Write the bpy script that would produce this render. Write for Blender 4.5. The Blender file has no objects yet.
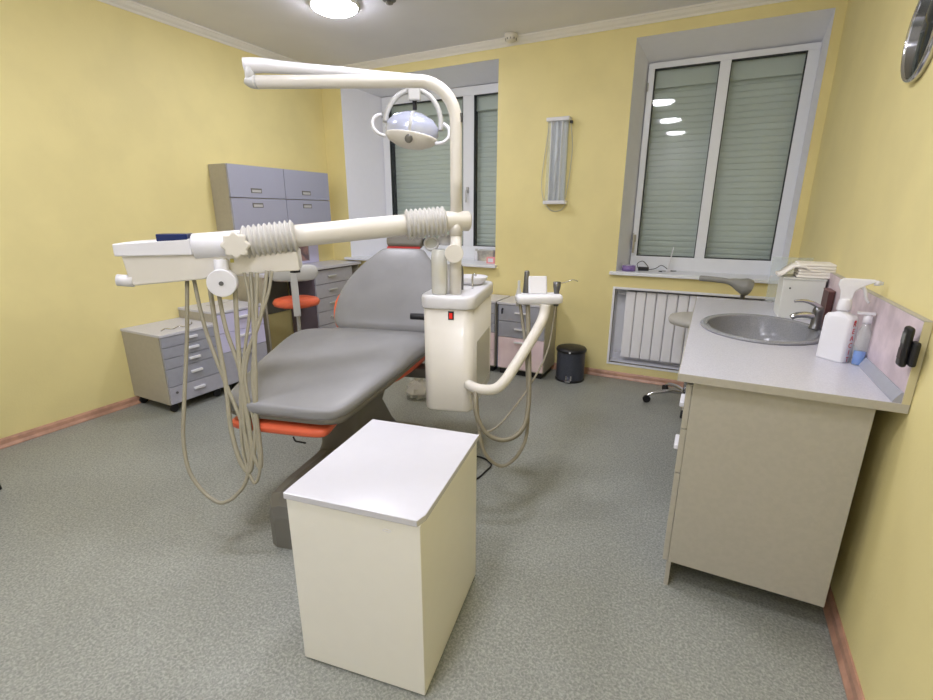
import bpy, bmesh, math, random
from mathutils import Vector, Matrix
PI = math.pi
random.seed(7)
sc = bpy.context.scene
C = sc.collection

# ------------------------------------------------------------------ materials
def lin(c):
    c = c / 255.0
    return c / 12.92 if c <= 0.04045 else ((c + 0.055) / 1.055) ** 2.4
def rgb(r, g, b): return (lin(r), lin(g), lin(b), 1.0)
def mat(name, col, rough=0.5, metal=0.0, coat=0.0, vary=0.0, vscale=20, bump=0.0, bscale=200, col2=None, lo=0.4, hi=0.6, spec=0.5, trans=0.0, ior=1.45):
    m = bpy.data.materials.new(name); m.use_nodes = True
    nt = m.node_tree; b = nt.nodes['Principled BSDF']
    b.inputs['Base Color'].default_value = rgb(*col)
    b.inputs['Roughness'].default_value = rough
    b.inputs['Metallic'].default_value = metal
    b.inputs['Coat Weight'].default_value = coat
    b.inputs['Specular IOR Level'].default_value = spec
    b.inputs['Transmission Weight'].default_value = trans
    b.inputs['IOR'].default_value = ior
    tc = nt.nodes.new('ShaderNodeTexCoord')
    n = nt.nodes.new('ShaderNodeTexNoise'); n.inputs['Scale'].default_value = vscale
    n.inputs['Detail'].default_value = 4
    nt.links.new(tc.outputs['Object'], n.inputs['Vector'])
    r = nt.nodes.new('ShaderNodeValToRGB')
    c2 = col2 or tuple(max(0, x * (1 - (vary or 0.004))) for x in col)
    r.color_ramp.elements[0].position = lo; r.color_ramp.elements[0].color = rgb(*c2)
    r.color_ramp.elements[1].position = hi; r.color_ramp.elements[1].color = rgb(*col)
    nt.links.new(n.outputs['Fac'], r.inputs['Fac'])
    nt.links.new(r.outputs['Color'], b.inputs['Base Color'])
    if bump:
        n2 = nt.nodes.new('ShaderNodeTexNoise'); n2.inputs['Scale'].default_value = bscale
        nt.links.new(tc.outputs['Object'], n2.inputs['Vector'])
        bp = nt.nodes.new('ShaderNodeBump'); bp.inputs['Strength'].default_value = bump; bp.inputs['Distance'].default_value = 0.002
        nt.links.new(n2.outputs['Fac'], bp.inputs['Height']); nt.links.new(bp.outputs['Normal'], b.inputs['Normal'])
    return m
def emis(name, col, s):
    m = bpy.data.materials.new(name); m.use_nodes = True
    b = m.node_tree.nodes['Principled BSDF']
    b.inputs['Emission Color'].default_value = rgb(*col); b.inputs['Emission Strength'].default_value = s
    return m
def clear(name, tint=(235, 240, 240), rough=0.03, density=0.12):
    m = bpy.data.materials.new(name); m.use_nodes = True
    nt = m.node_tree; out = nt.nodes['Material Output']
    b = nt.nodes['Principled BSDF']; b.inputs['Base Color'].default_value = rgb(*tint); b.inputs['Roughness'].default_value = 0.4
    t = nt.nodes.new('ShaderNodeBsdfTransparent'); t.inputs['Color'].default_value = (0.93, 0.96, 0.95, 1)
    g = nt.nodes.new('ShaderNodeBsdfGlossy'); g.inputs['Roughness'].default_value = rough
    f = nt.nodes.new('ShaderNodeFresnel'); f.inputs['IOR'].default_value = 1.5
    m1 = nt.nodes.new('ShaderNodeMixShader'); m1.inputs[0].default_value = density
    m2 = nt.nodes.new('ShaderNodeMixShader')
    nt.links.new(t.outputs[0], m1.inputs[1]); nt.links.new(b.outputs[0], m1.inputs[2])
    ge = nt.nodes.new('ShaderNodeNewGeometry'); mu = nt.nodes.new('ShaderNodeMath'); mu.operation = 'SUBTRACT'; mu.use_clamp = True
    nt.links.new(f.outputs[0], mu.inputs[0]); nt.links.new(ge.outputs['Backfacing'], mu.inputs[1])
    nt.links.new(mu.outputs[0], m2.inputs[0]); nt.links.new(m1.outputs[0], m2.inputs[1]); nt.links.new(g.outputs[0], m2.inputs[2])
    nt.links.new(m2.outputs[0], out.inputs['Surface'])
    return m
YEL = mat('yellow_paint', (234, 221, 158), 0.55, vary=0.02, vscale=3, bump=0.25, bscale=90)
CEIL = mat('ceiling_paint', (228, 228, 234), 0.6, vary=0.015, vscale=2)
WHITE = mat('white_paint', (236, 237, 242), 0.5)
CROWN = mat('cornice_white', (235, 232, 224), 0.6)
PVC = mat('white_pvc', (232, 235, 240), 0.3)
BASEB = mat('pink_brown_skirting', (196, 152, 128), 0.35, vary=0.12, vscale=12)
SHUT = mat('shutter_grey_green', (212, 215, 210), 0.5)
GLASS = clear('window_glass', density=0.0)
GASK = mat('black_gasket', (45, 48, 50), 0.6)
ENAM = mat('cream_enamel', (219, 215, 205), 0.3, coat=0.1)
WPLAS = mat('white_plastic', (226, 226, 230), 0.3)
GPLAS = mat('grey_plastic', (190, 190, 186), 0.4)
RIB = mat('light_grey_rubber', (196, 194, 188), 0.45)
HOSE = mat('beige_grey_hose', (152, 147, 128), 0.4)
LEATH = mat('grey_leatherette', (138, 138, 139), 0.42, vary=0.05, vscale=4, bump=0.5, bscale=8)
LEATHE = mat('dark_taupe_leatherette', (112, 108, 98), 0.45)
ORANG = mat('orange_plastic', (224, 104, 70), 0.35)
DARK = mat('dark_base_plastic', (112, 110, 102), 0.4)
MAUVE = mat('dark_mauve_laminate', (116, 104, 112), 0.5)
BLACK = mat('black_plastic', (28, 28, 30), 0.4)
NAVY = mat('navy_tray', (18, 36, 92), 0.25)
CHROME = mat('chrome', (205, 205, 208), 0.12, metal=1.0)
STEEL = mat('dark_steel', (120, 120, 120), 0.3, metal=0.9)
LAMGREY = mat('grey_laminate', (176, 176, 186), 0.4, vary=0.02, vscale=30)
LAMBLUE = mat('blue_grey_laminate', (162, 164, 174), 0.4, vary=0.02, vscale=30)
WALLCAB = mat('lilac_grey_laminate', (166, 168, 184), 0.4)
LAV = mat('lavender_laminate', (206, 203, 232), 0.4)
BEIGE = mat('beige_grey_laminate', (176, 170, 154), 0.45, vary=0.02, vscale=30)
SIDEG = mat('warm_grey_laminate', (178, 174, 162), 0.45, vary=0.02, vscale=60)
PINK = mat('pink_laminate', (238, 218, 222), 0.4, col2=(228, 206, 212), vscale=6)
SPL = mat('pink_splash_laminate', (222, 205, 210), 0.35, col2=(186, 170, 176), vscale=9, lo=0.35, hi=0.62)
CTOP = mat('grey_worktop', (206, 206, 214), 0.28, col2=(194, 194, 203), vscale=260, lo=0.42, hi=0.56)
SINKM = mat('grey_composite', (150, 151, 154), 0.2, col2=(136, 138, 142), vscale=300, lo=0.42, hi=0.56)
BOXW = mat('white_carcass', (238, 236, 226), 0.3, bump=0.1, bscale=60)
BOXT = mat('white_top', (206, 206, 212), 0.22)
BIN = mat('slate_metal', (78, 82, 94), 0.35, metal=0.3, vary=0.1, vscale=120)
REDL = emis('red_indicator', (255, 30, 15), 0.25); REDL.node_tree.nodes['Principled BSDF'].inputs['Base Color'].default_value = (.5, .02, .01, 1)
LAMPE = emis('lamp_diffuser', (244, 243, 255), 50.0)
CLEARP = clear('clear_plastic', density=0.22)
CLEARM = clear('milky_plastic', (235, 233, 226), density=0.6)
BLUEL = mat('blue_liquid', (20, 120, 215), 0.15)
PURP = mat('purple_tape', (132, 110, 168), 0.3)
MIRR = mat('dark_mirror_face', (52, 57, 58), 0.05, metal=0.35)
TOWEL = mat('paper_towel', (240, 236, 228), 0.8)
REDT = mat('red_print', (196, 60, 60), 0.5)
SILV = mat('silvery_lamp_shell', (198, 204, 226), 0.2, metal=0.35)
TUBEM = mat('uv_tube_glass', (226, 230, 236), 0.15, coat=0.5)

def floor_mat():
    m = bpy.data.materials.new('grey_green_linoleum'); m.use_nodes = True
    nt = m.node_tree; b = nt.nodes['Principled BSDF']; b.inputs['Roughness'].default_value = 0.42
    tc = nt.nodes.new('ShaderNodeTexCoord')
    def noise(s, d, x, y):
        n = nt.nodes.new('ShaderNodeTexNoise'); n.inputs['Scale'].default_value = s; n.inputs['Detail'].default_value = d
        n.inputs['Distortion'].default_value = 0.6
        nt.links.new(tc.outputs['Object'], n.inputs['Vector']); return n
    a = noise(120, 4, 0, 0); c = noise(2.2, 2, 0, 0)
    r = nt.nodes.new('ShaderNodeValToRGB'); e = r.color_ramp.elements
    e[0].position = 0.34; e[0].color = rgb(126, 129, 124); e[1].position = 0.66; e[1].color = rgb(166, 169, 161)
    k = r.color_ramp.elements.new(0.5); k.color = rgb(146, 149, 142)
    nt.links.new(a.outputs['Fac'], r.inputs['Fac'])
    mx = nt.nodes.new('ShaderNodeMixRGB'); mx.blend_type = 'MULTIPLY'; mx.inputs[0].default_value = 0.35
    r2 = nt.nodes.new('ShaderNodeValToRGB'); r2.color_ramp.elements[0].position = 0.35; r2.color_ramp.elements[1].position = 0.65
    r2.color_ramp.elements[0].color = (0.8, 0.8, 0.8, 1)
    nt.links.new(c.outputs['Fac'], r2.inputs['Fac'])
    nt.links.new(r.outputs['Color'], mx.inputs[1]); nt.links.new(r2.outputs['Color'], mx.inputs[2])
    nt.links.new(mx.outputs[0], b.inputs['Base Color'])
    bp = nt.nodes.new('ShaderNodeBump'); bp.inputs['Strength'].default_value = 0.15; bp.inputs['Distance'].default_value = 0.001
    nt.links.new(a.outputs['Fac'], bp.inputs['Height']); nt.links.new(bp.outputs['Normal'], b.inputs['Normal'])
    return m
FLOOR = floor_mat()
RADM = mat('radiator_white', (246, 246, 250), 0.3)

# ------------------------------------------------------------------ mesh helpers
class G:
    def __init__(s): s.bm = bmesh.new()
    def face(s, vs, smooth=False):
        try:
            f = s.bm.faces.new(vs); f.smooth = smooth; return f
        except ValueError: return None
    def box(s, x0, x1, y0, y1, z0, z1):
        v = [s.bm.verts.new((x, y, z)) for x in (x0, x1) for y in (y0, y1) for z in (z0, z1)]
        for q in ((0, 1, 3, 2), (4, 6, 7, 5), (0, 4, 5, 1), (2, 3, 7, 6), (0, 2, 6, 4), (1, 5, 7, 3)):
            s.face([v[i] for i in q])
        return s
    def rbox(s, c, size, rz=0, rx=0, ry=0):
        n0 = len(s.bm.verts)
        a, b, d = [k / 2 for k in size]
        s.box(-a, a, -b, b, -d, d); s.bm.verts.ensure_lookup_table()
        M = Matrix.Translation(c) @ Matrix.Rotation(rz, 4, 'Z') @ Matrix.Rotation(ry, 4, 'Y') @ Matrix.Rotation(rx, 4, 'X')
        for v in s.bm.verts[n0:]: v.co = M @ v.co
        return s
    def rings(s, rings, smooth=True, cap=True, closed=False):
        R = [[s.bm.verts.new(p) for p in r] for r in rings]
        n = len(R[0]); m = len(R)
        for i in range(m if closed else m - 1):
            a, b = R[i], R[(i + 1) % m]
            for j in range(n):
                s.face([a[j], a[(j + 1) % n], b[(j + 1) % n], b[j]], smooth)
        if cap and not closed:
            s.face(R[0][::-1]); s.face(R[-1])
        return s
    def tube(s, pts, r, seg=12, smooth_path=0, cap=True):
        P = [Vector(p) for p in pts]
        if smooth_path: P = catmull(P, smooth_path)
        rad = r if callable(r) else (lambda t: r)
        t0 = (P[1] - P[0]).normalized()
        up = Vector((0, 0, 1)) if abs(t0.z) < 0.9 else Vector((1, 0, 0))
        nrm = t0.cross(up).normalized(); rings = []
        for i, p in enumerate(P):
            t = (P[min(i + 1, len(P) - 1)] - P[max(i - 1, 0)]).normalized()
            nrm = (nrm - t * nrm.dot(t)).normalized(); bn = t.cross(nrm)
            rr = rad(i / (len(P) - 1))
            rings.append([p + (nrm * math.cos(2 * PI * k / seg) + bn * math.sin(2 * PI * k / seg)) * rr for k in range(seg)])
        return s.rings(rings, cap=cap)
    def cyl(s, p0, p1, r0, r1=None, seg=24):
        r1 = r0 if r1 is None else r1
        return s.tube([p0, p1], lambda t: r0 + (r1 - r0) * t, seg)
    def lathe(s, prof, c=(0, 0, 0), seg=32, sx=1, sy=1, axis=None, cap=True):
        M = Matrix.Identity(3)
        if axis is not None: M = Vector((0, 0, 1)).rotation_difference(Vector(axis)).to_matrix()
        c = Vector(c); R = []
        for r, z in prof:
            r = max(r, 1e-4)
            R.append([c + M @ Vector((sx * r * math.cos(2 * PI * k / seg), sy * r * math.sin(2 * PI * k / seg), z)) for k in range(seg)])
        return s.rings(R, cap=cap)
    def prism(s, poly, z0, z1, smooth=False):
        a = [s.bm.verts.new((x, y, z0)) for x, y in poly]; b = [s.bm.verts.new((x, y, z1)) for x, y in poly]
        n = len(poly)
        for i in range(n): s.face([a[i], a[(i + 1) % n], b[(i + 1) % n], b[i]], smooth)
        s.face(a[::-1]); s.face(b); return s
    def xf(s, M):
        for v in s.bm.verts: v.co = M @ v.co
        return s
def catmull(P, n):
    out = []
    for i in range(len(P) - 1):
        p0, p1, p2, p3 = P[max(i - 1, 0)], P[i], P[i + 1], P[min(i + 2, len(P) - 1)]
        for k in range(n):
            t = k / n
            out.append(0.5 * ((2 * p1) + (p2 - p0) * t + (2 * p0 - 5 * p1 + 4 * p2 - p3) * t * t + (3 * p1 - p0 - 3 * p2 + p3) * t ** 3))
    out.append(P[-1]); return out
def obj(name, g, m, parent=None, bev=0.0, seg=2, kind=None):
    me = bpy.data.meshes.new(name)
    bmesh.ops.recalc_face_normals(g.bm, faces=g.bm.faces)
    g.bm.to_mesh(me); g.bm.free(); me.materials.append(m)
    o = bpy.data.objects.new(name, me); C.objects.link(o)
    if parent: o.parent = parent
    if bev:
        b = o.modifiers.new('bevel', 'BEVEL'); b.width = bev; b.segments = seg; b.limit_method = 'ANGLE'; b.angle_limit = math.radians(50)
    if kind: o['kind'] = kind
    return o
def box(name, m, parent, x0, x1, y0, y1, z0, z1, bev=0.002, kind=None):
    return obj(name, G().box(x0, x1, y0, y1, z0, z1), m, parent, bev, kind=kind)
def tag(o, label, cat, group=None):
    o['label'] = label; o['category'] = cat
    if group: o['group'] = group
    return o
def thing(name, label, cat, loc=(0, 0, 0), rz=0, group=None):
    o = bpy.data.objects.new(name, None); C.objects.link(o)
    o.location = loc; o.rotation_euler = (0, 0, rz)
    return tag(o, label, cat, group)
def ss(hw, ht, n=24, p=4.0):     # superellipse section
    out = []
    for k in range(n):
        a = 2 * PI * k / n; c, s_ = math.cos(a), math.sin(a)
        out.append((hw * math.copysign(abs(c) ** (2 / p), c), ht * math.copysign(abs(s_) ** (2 / p), s_)))
    return out
def pad(g, stations, n=32, p=4.0):   # stations: (y, z, halfwidth, halfthick, x offset)
    S = [tuple(q) + ((0,) if len(q) == 4 else ()) for q in stations]
    R = []
    for i, (y, z, hw, ht, xo) in enumerate(S):
        a = S[max(i - 1, 0)]; b = S[min(i + 1, len(S) - 1)]
        t = Vector((0, b[0] - a[0], b[1] - a[1])).normalized(); nn = Vector((0, -t.z, t.y))
        R.append([Vector((xo + u, y, z)) + nn * w for u, w in ss(hw, ht, n, p)])
    return g.rings(R)
def smooth_stations(st, k=4):
    P = [tuple(q) + ((0,) if len(q) == 4 else ()) for q in st]; out = []
    for i in range(len(P) - 1):
        p0, p1, p2, p3 = P[max(i - 1, 0)], P[i], P[i + 1], P[min(i + 2, len(P) - 1)]
        for j in range(k):
            t = j / k
            out.append(tuple(0.5 * (2 * b + (c - a) * t + (2 * a - 5 * b + 4 * c - d) * t * t + (3 * b - a - 3 * c + d) * t ** 3) for a, b, c, d in zip(p0, p1, p2, p3)))
    out.append(P[-1]); return out
def rrect(x0, x1, y0, y1, r, n=6):
    out = []
    for cx, cy, a0 in ((x1 - r, y1 - r, 0), (x0 + r, y1 - r, PI / 2), (x0 + r, y0 + r, PI), (x1 - r, y0 + r, 1.5 * PI)):
        for k in range(n + 1):
            a = a0 + (PI / 2) * k / n; out.append((cx + r * math.cos(a), cy + r * math.sin(a)))
    return out
def text(name, s, size, m, parent, loc, rot, ext=0.0005):
    cu = bpy.data.curves.new(name, 'FONT'); cu.body = s; cu.size = size; cu.extrude = ext
    cu.align_x = 'CENTER'; cu.align_y = 'CENTER'
    cu.materials.append(m); o = bpy.data.objects.new(name, cu); C.objects.link(o)
    bpy.context.view_layer.update()
    me = bpy.data.meshes.new_from_object(o); bpy.data.objects.remove(o)
    o = bpy.data.objects.new(name, me); C.objects.link(o)
    o.location = loc; o.rotation_euler = rot
    if parent: o.parent = parent
    return o

# ------------------------------------------------------------------ the room
XL, XR, YB, YR, ZC = -3.753, 0.560, 4.116, -1.29, 2.77
obj('floor', G().box(XL - .1, XR + .1, YR - .1, YB + .6, -0.1, 0), FLOOR, kind='structure')
obj('ceiling', G().box(XL - .1, XR + .1, YR - .1, YB + .1, ZC, ZC + .1), CEIL, kind='structure')
obj('wall_left', G().box(XL - .1, XL, YR - .1, YB + .1, 0, ZC), YEL, kind='structure')
obj('wall_right', G().box(XR, XR + .1, YR - .1, YB + .1, 0, ZC), YEL, kind='structure')
obj('wall_rear', G().box(XL, XR, YR - .1, YR, 0, ZC), WHITE, kind='structure')
W1 = (-3.505, -1.79); W2 = (-.688, .502); WZ = (.905, 2.638); NZ = (.14, .785); NX = (-.68, .46)
g = G(); T = .03
def wcell(x0, x1, z0, z1): g.box(x0, x1, YB, YB + T, z0, z1)
wcell(XL, W1[0], 0, ZC); wcell(W1[0], W1[1], 0, WZ[0]); wcell(W1[0], W1[1], WZ[1], ZC)
wcell(W1[1], W2[0], 0, ZC); wcell(W2[0], W2[1], WZ[1], ZC); wcell(W2[1], XR, 0, ZC)
wcell(W2[0], W2[1], NZ[1], WZ[0]); wcell(W2[0], W2[1], 0, NZ[0]); wcell(NX[1], W2[1], NZ[0], NZ[1]); wcell(W2[0], NX[0], NZ[0], NZ[1])
obj('wall_back', g, YEL, kind='structure')
# cornice and skirting
def extrude_profile(prof, p0, p1, inward):
    g = G(); R = []
    for P in (p0, p1): R.append([(P[0] + inward[0] * a, P[1] + inward[1] * a, b) for a, b in prof])
    return g.rings(R, smooth=False)
cp = [(0, ZC), (0, ZC - .055), (.008, ZC - .055), (.012, ZC - .042), (.03, ZC - .03), (.042, ZC - .014), (.05, ZC - .012), (.05, ZC)]
obj('trim_1', extrude_profile(cp, (XL, YR), (XL, YB), (1, 0)), CROWN, kind='structure')
obj('trim_2', extrude_profile(cp, (XL, YB), (XR, YB), (0, -1)), CROWN, kind='structure')
obj('trim_3', extrude_profile(cp, (XR, YR), (XR, YB), (-1, 0)), CROWN, kind='structure')
bp_ = [(0, 0), (0, .058), (.006, .058), (.012, .045), (.014, .022), (.024, .006), (.024, 0)]
obj('baseboard_left', extrude_profile(bp_, (XL, YR), (XL, YB), (1, 0)), BASEB, kind='structure')
obj('baseboard_back', extrude_profile(bp_, (XL, YB), (XR, YB), (0, -1)), BASEB, kind='structure')
obj('baseboard_right', extrude_profile(bp_, (XR, YR), (XR, YB), (-1, 0)), BASEB, kind='structure')
# niche lining
g = G(); D0, D1 = YB - .006, YB + .15; t = .018
g.box(NX[0] - t, NX[0], D0, D1, NZ[0] - t, NZ[1] + t); g.box(NX[1], NX[1] + t, D0, D1, NZ[0] - t, NZ[1] + t)
g.box(NX[0], NX[1], D0, D1, NZ[0] - t, NZ[0]); g.box(NX[0], NX[1], D0, D1, NZ[1], NZ[1] + t)
g.box(NX[0] - t, NX[1] + t, D1, D1 + .02, NZ[0] - t, NZ[1] + t)
obj('trim_4', g, WHITE, kind='structure')

def reveal(o4, f4, y0, y1):
    """o4/f4 = x0,x1,z0,z1 at the wall and at the frame"""
    g = G(); A = [(o4[0], o4[2]), (o4[1], o4[2]), (o4[1], o4[3]), (o4[0], o4[3])]; B = [(f4[0], f4[2]), (f4[1], f4[2]), (f4[1], f4[3]), (f4[0], f4[3])]
    e = .02; A2 = [(o4[0] - e, o4[2] - e), (o4[1] + e, o4[2] - e), (o4[1] + e, o4[3] + e), (o4[0] - e, o4[3] + e)]
    B2 = [(f4[0] - e, f4[2] - e), (f4[1] + e, f4[2] - e), (f4[1] + e, f4[3] + e), (f4[0] - e, f4[3] + e)]
    mk = lambda P, y: [g.bm.verts.new((x, y, z)) for x, z in P]
    a, b, c, d = mk(A, y0), mk(B, y1), mk(B2, y1), mk(A2, y0)
    for P, Q in ((a, b), (b, c), (c, d), (d, a)):
        for i in range(4): g.face([P[i], P[(i + 1) % 4], Q[(i + 1) % 4], Q[i]])
    return g
def window(nm, ox, fx, YG, fz, panes, shx, hx, hz, hingex, sill):
    w = bpy.data.objects.new(nm, None); C.objects.link(w); w['kind'] = 'structure'
    obj('reveal', reveal((ox[0], ox[1], WZ[0], WZ[1]), (fx[0], fx[1], WZ[0], fz[1]), YB + .001, YG + .06), WHITE, w)
    g = G(); xs = [fx[0]] + [v for p in panes for v in p[:2]] + [fx[1]]
    z0, z1 = panes[0][2], panes[0][3]
    g.box(fx[0], fx[1], YG, YG + .06, WZ[0], z0); g.box(fx[0], fx[1], YG, YG + .06, z1, fz[1])
    for i in range(0, len(xs), 2): g.box(xs[i], xs[i + 1], YG, YG + .06, z0, z1)
    obj('frame', g, PVC, w, .004)
    for x0, x1, a, b in panes:
        k = .006
        g = G(); g.box(x0, x0 + k, YG + .004, YG + .05, a, b); g.box(x1 - k, x1, YG + .004, YG + .05, a, b)
        g.box(x0 + k, x1 - k, YG + .004, YG + .05, a, a + k); g.box(x0 + k, x1 - k, YG + .004, YG + .05, b - k, b)
        ga = obj('gasket', g, GASK, w)
        obj('pane', G().box(x0 + k, x1 - k, YG + .02, YG + .024, a + k, b - k), GLASS, w)
    for x0, x1, a, b in panes:
        g = G(); R = []; n = int((b - a) / .047) + 2
        prof = []
        for i in range(n):
            zz = a - .02 + i * .047
            for f, dy in ((0, .007), (.10, .002), (.3, 0), (.7, 0), (.90, .002)): prof.append((YG + .13 + dy, zz + f * .047))
        pr = prof + [(YG + .17, prof[-1][1]), (YG + .17, prof[0][1])]
        g.rings([[(xx, y, z) for y, z in pr] for xx in (x0 - .02, x1 + .02)], smooth=False)
        sh = obj('roller_shutter', g, SHUT, w)
        obj('shutter_box', G().box(x0 - .02, x1 + .02, YG + .075, YG + .125, b - .125, b + .03), SHUT, w, .003)
    g = G(); g.rbox((hx, YG - .012, hz + .02), (.024, .022, .06)); g.tube([(hx, YG - .03, hz + .02), (hx, YG - .045, hz + .01), (hx, YG - .045, hz - .10)], .009, 10)
    obj('handle', g, GPLAS if nm == 'window_1' else BEIGE, w, .002)
    for zz in (fz[1] - .17, WZ[0] + .30):
        obj('hinge', G().cyl((hingex, YG - .008, zz - .03), (hingex, YG - .008, zz + .03), .007), GPLAS, w)
    obj('windowsill', G().box(*sill), PVC, w, .004)
    return w
window('window_1', W1, (-3.33, -1.80), 4.55, (.95, 2.57), [(-3.245, -2.352, 1.063, 2.49), (-2.232, -1.87, 1.063, 2.49)], None, -2.294, 1.60, -3.32, (-3.56, -1.765, 4.06, 4.57, .905, .931))
window('window_2', W2, (-.622, .497), 4.40, (.95, 2.53), [(-.575, -.117, 1.042, 2.487), (-.043, .425, 1.042, 2.487)], None, -.603, 1.17, -.616, (-.735, .535, 4.075, 4.42, .905, .931))
# outside dark behind shutters
# ------------------------------------------------------------------ ceiling lamps
lamp_spots = [(-2.50, 2.93), (-2.42, .80), (-.80, 1.85), (-.80, .50), (-.80, -.78)]  # second spot is an added, unseen lamp that helps light the room
lamp_lab = ['round ceiling lamp seen at the top edge of the photo'] + ['round ceiling lamp overhead on the left half of the ceiling'] * 1 + ['round ceiling lamp overhead mirrored in the right window pane'] * 3
for i, (x, y) in enumerate(lamp_spots):
    t = thing('ceiling_lamp', lamp_lab[i], 'ceiling lamp', (x, y, ZC), 0, 'round ceiling lamps')
    obj('lamp_base', G().lathe([(.15, 0), (.152, -.02), (.14, -.028)]), WPLAS, t)
    t.scale = (1.12, 1.12, 1.0)
    obj('diffuser', G().lathe([(.138, -.02), (.135, -.035), (.11, -.05), (.06, -.06), (.001, -.063)]), LAMPE, t)
t = thing('smoke_detector', 'small round white smoke detector at the ceiling edge above the middle wall', 'smoke detector', (-1.645, 4.02, ZC))
obj('housing', G().lathe([(.052, 0), (.052, -.018), (.046, -.03), (.04, -.05), (.02, -.054), (.001, -.054)]), ENAM, t)
g = G()
for k in range(10):
    a = 2 * PI * k / 10; g.rbox((.043 * math.cos(a), .043 * math.sin(a), -.038), (.008, .006, .012), rz=a)
obj('sensing_slot', g, DARK, t)
t = thing('ceiling_spotlight', 'dark small fitting on the ceiling cut by the top edge of the photo', 'ceiling fitting', (-2.13, 3.05, ZC))
obj('collar', G().lathe([(.045, 0), (.045, -.012), (.03, -.02)]), STEEL, t)
obj('bulb', G().lathe([(.026, -.018), (.024, -.03), (.001, -.034)]), DARK, t)

# ------------------------------------------------------------------ generic drawer cabinet, front facing +X
def handle_bar(parent, x, y, z, w, m, d=.022, h=.016, axis='y'):
    g = G()
    if axis == 'y': g.box(x, x + d, y - w / 2, y + w / 2, z - h / 2, z + h / 2)
    else: g.box(y - w / 2, y + w / 2, x - d, x, z - h / 2, z + h / 2)
    return obj('handle', g, m, parent, .003)
def casters(parent, pts, r=.03):
    for x, y in pts:
        w = obj('caster', G().cyl((x - .008, y, r), (x + .008, y, r), r), BLACK, parent)
        g = G(); g.cyl((x, y, r), (x, y, 2 * r + .006), .006)
        obj('caster_stem', g, BLACK, w)
# left low cabinet
t = thing('drawer_cabinet', 'low beige-grey cabinet with five thin drawers by the left wall, nearest one', 'cabinet', (-3.752, 1.84, 0))
W, L, Hc = .462, .435, .586
box('body', BEIGE, t, 0, W - .02, 0, L, .068, Hc - .018)
box('top_panel', CTOP, t, -.0, W + .004, -.004, L + .004, Hc - .018, Hc)
rows = [(.155, LAMBLUE), (.16, LAMBLUE), (.155, LAMBLUE), (.27, LAMBLUE), (.26, LAMGREY)]
z = Hc - .02; tot = z - .072
for i, (f, m) in enumerate(rows):
    h = f * tot
    d = box('drawer', m, t, W - .018, W, .004, L - .004, z - h + .004, z, .0015)
    handle_bar(d, W, L * .50, z - h * .42, .085, WPLAS, .02, .018)
    if i == 4: obj('lock', G().cyl((W, .05, z - h * .35), (W + .006, .05, z - h * .35), .009, seg=16), STEEL, d)
    z -= h
casters(t, [(.04, .04), (W - .05, .04), (.04, L - .05), (W - .05, L - .05)])
# cabinet 2 with lavender drawers
t = thing('drawer_cabinet', 'low cabinet with two lavender drawers above a grey door, behind the five-drawer one', 'cabinet', (-3.752, 2.28, 0))
W, L, Hc = .462, .425, .667
box('body', BEIGE, t, 0, W - .02, 0, L, .068, Hc - .018)
box('top_panel', CTOP, t, 0, W + .002, -.003, L + .003, Hc - .018, Hc)
z = Hc - .024
for h, m, nm in ((.150, LAV, 'drawer'), (.155, LAV, 'drawer'), (.265, LAMGREY, 'door')):
    d = box(nm, m, t, W - .018, W, .004, L - .004, z - h + .004, z, .0015)
    handle_bar(d, W, L * .52, z - (.045 if nm == 'drawer' else .04), .10, WPLAS if m is LAV else GPLAS, .02, .018)
    z -= h
casters(t, [(.04, .04), (W - .05, .04), (.04, L - .05), (W - .05, L - .05)])
# thin wires lying on them
g = G(); g.tube([(-3.40, 1.92, .591), (-3.43, 1.97, .594), (-3.38, 1.99, .593), (-3.42, 2.06, .594), (-3.37, 2.08, .593), (-3.42, 2.16, .593), (-3.48, 2.20, .591)], .004, 8, 8)
tag(obj('coiled_wire', g, CHROME), 'shiny thin coiled wire lying on the low five-drawer cabinet', 'wire')
g = G(); g.tube([(-3.60, 2.42, .672), (-3.52, 2.46, .677), (-3.48, 2.54, .70), (-3.46, 2.60, .705), (-3.50, 2.65, .685), (-3.58, 2.66, .672)], .003, 8, 8)
tag(obj('thin_cable', g, GPLAS), 'thin grey cable looped on top of the cabinet with lavender drawers', 'cable')
# desk with worktop
t = thing('corner_desk', 'light grey desk top with side panel along the left wall under the wall cabinets', 'desk')
box('worktop', CTOP, t, -3.75, -3.35, 2.80, 4.09, .866, .892, .003)
box('side_panel', BEIGE, t, -3.75, -3.37, 2.802, 2.822, .012, .866)
box('back_rail', DARK, t, -3.75, -3.735, 2.822, 3.40, .45, .866)
box('support_panel', BEIGE, t, -3.75, -3.375, 4.062, 4.080, .012, .866)
t = thing('desk_drawer_unit', 'light grey six-drawer unit standing under the far end of the left desk', 'cabinet', (-3.728, 3.41, 0))
W, L, Hc = .358, .55, .864
box('body', MAUVE, t, 0, W - .02, 0, L, .03, Hc)  # body colour darkened to carry the knee-space shadow
z = Hc - .012; hh = (z - .035) / 6
for i in range(6):
    d = box('drawer', LAMGREY, t, W - .018, W, .006, L - .006, z - hh + .006, z, .0015)
    handle_bar(d, W, L * .42, z - hh * .45, .12, GPLAS, .018, .016); z -= hh
for x, y in ((.04, .05), (W - .06, .05), (.04, L - .05), (W - .06, L - .05)):
    obj('foot', G().cyl((x, y, 0), (x, y, .03), .018), BLACK, t)
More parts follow.
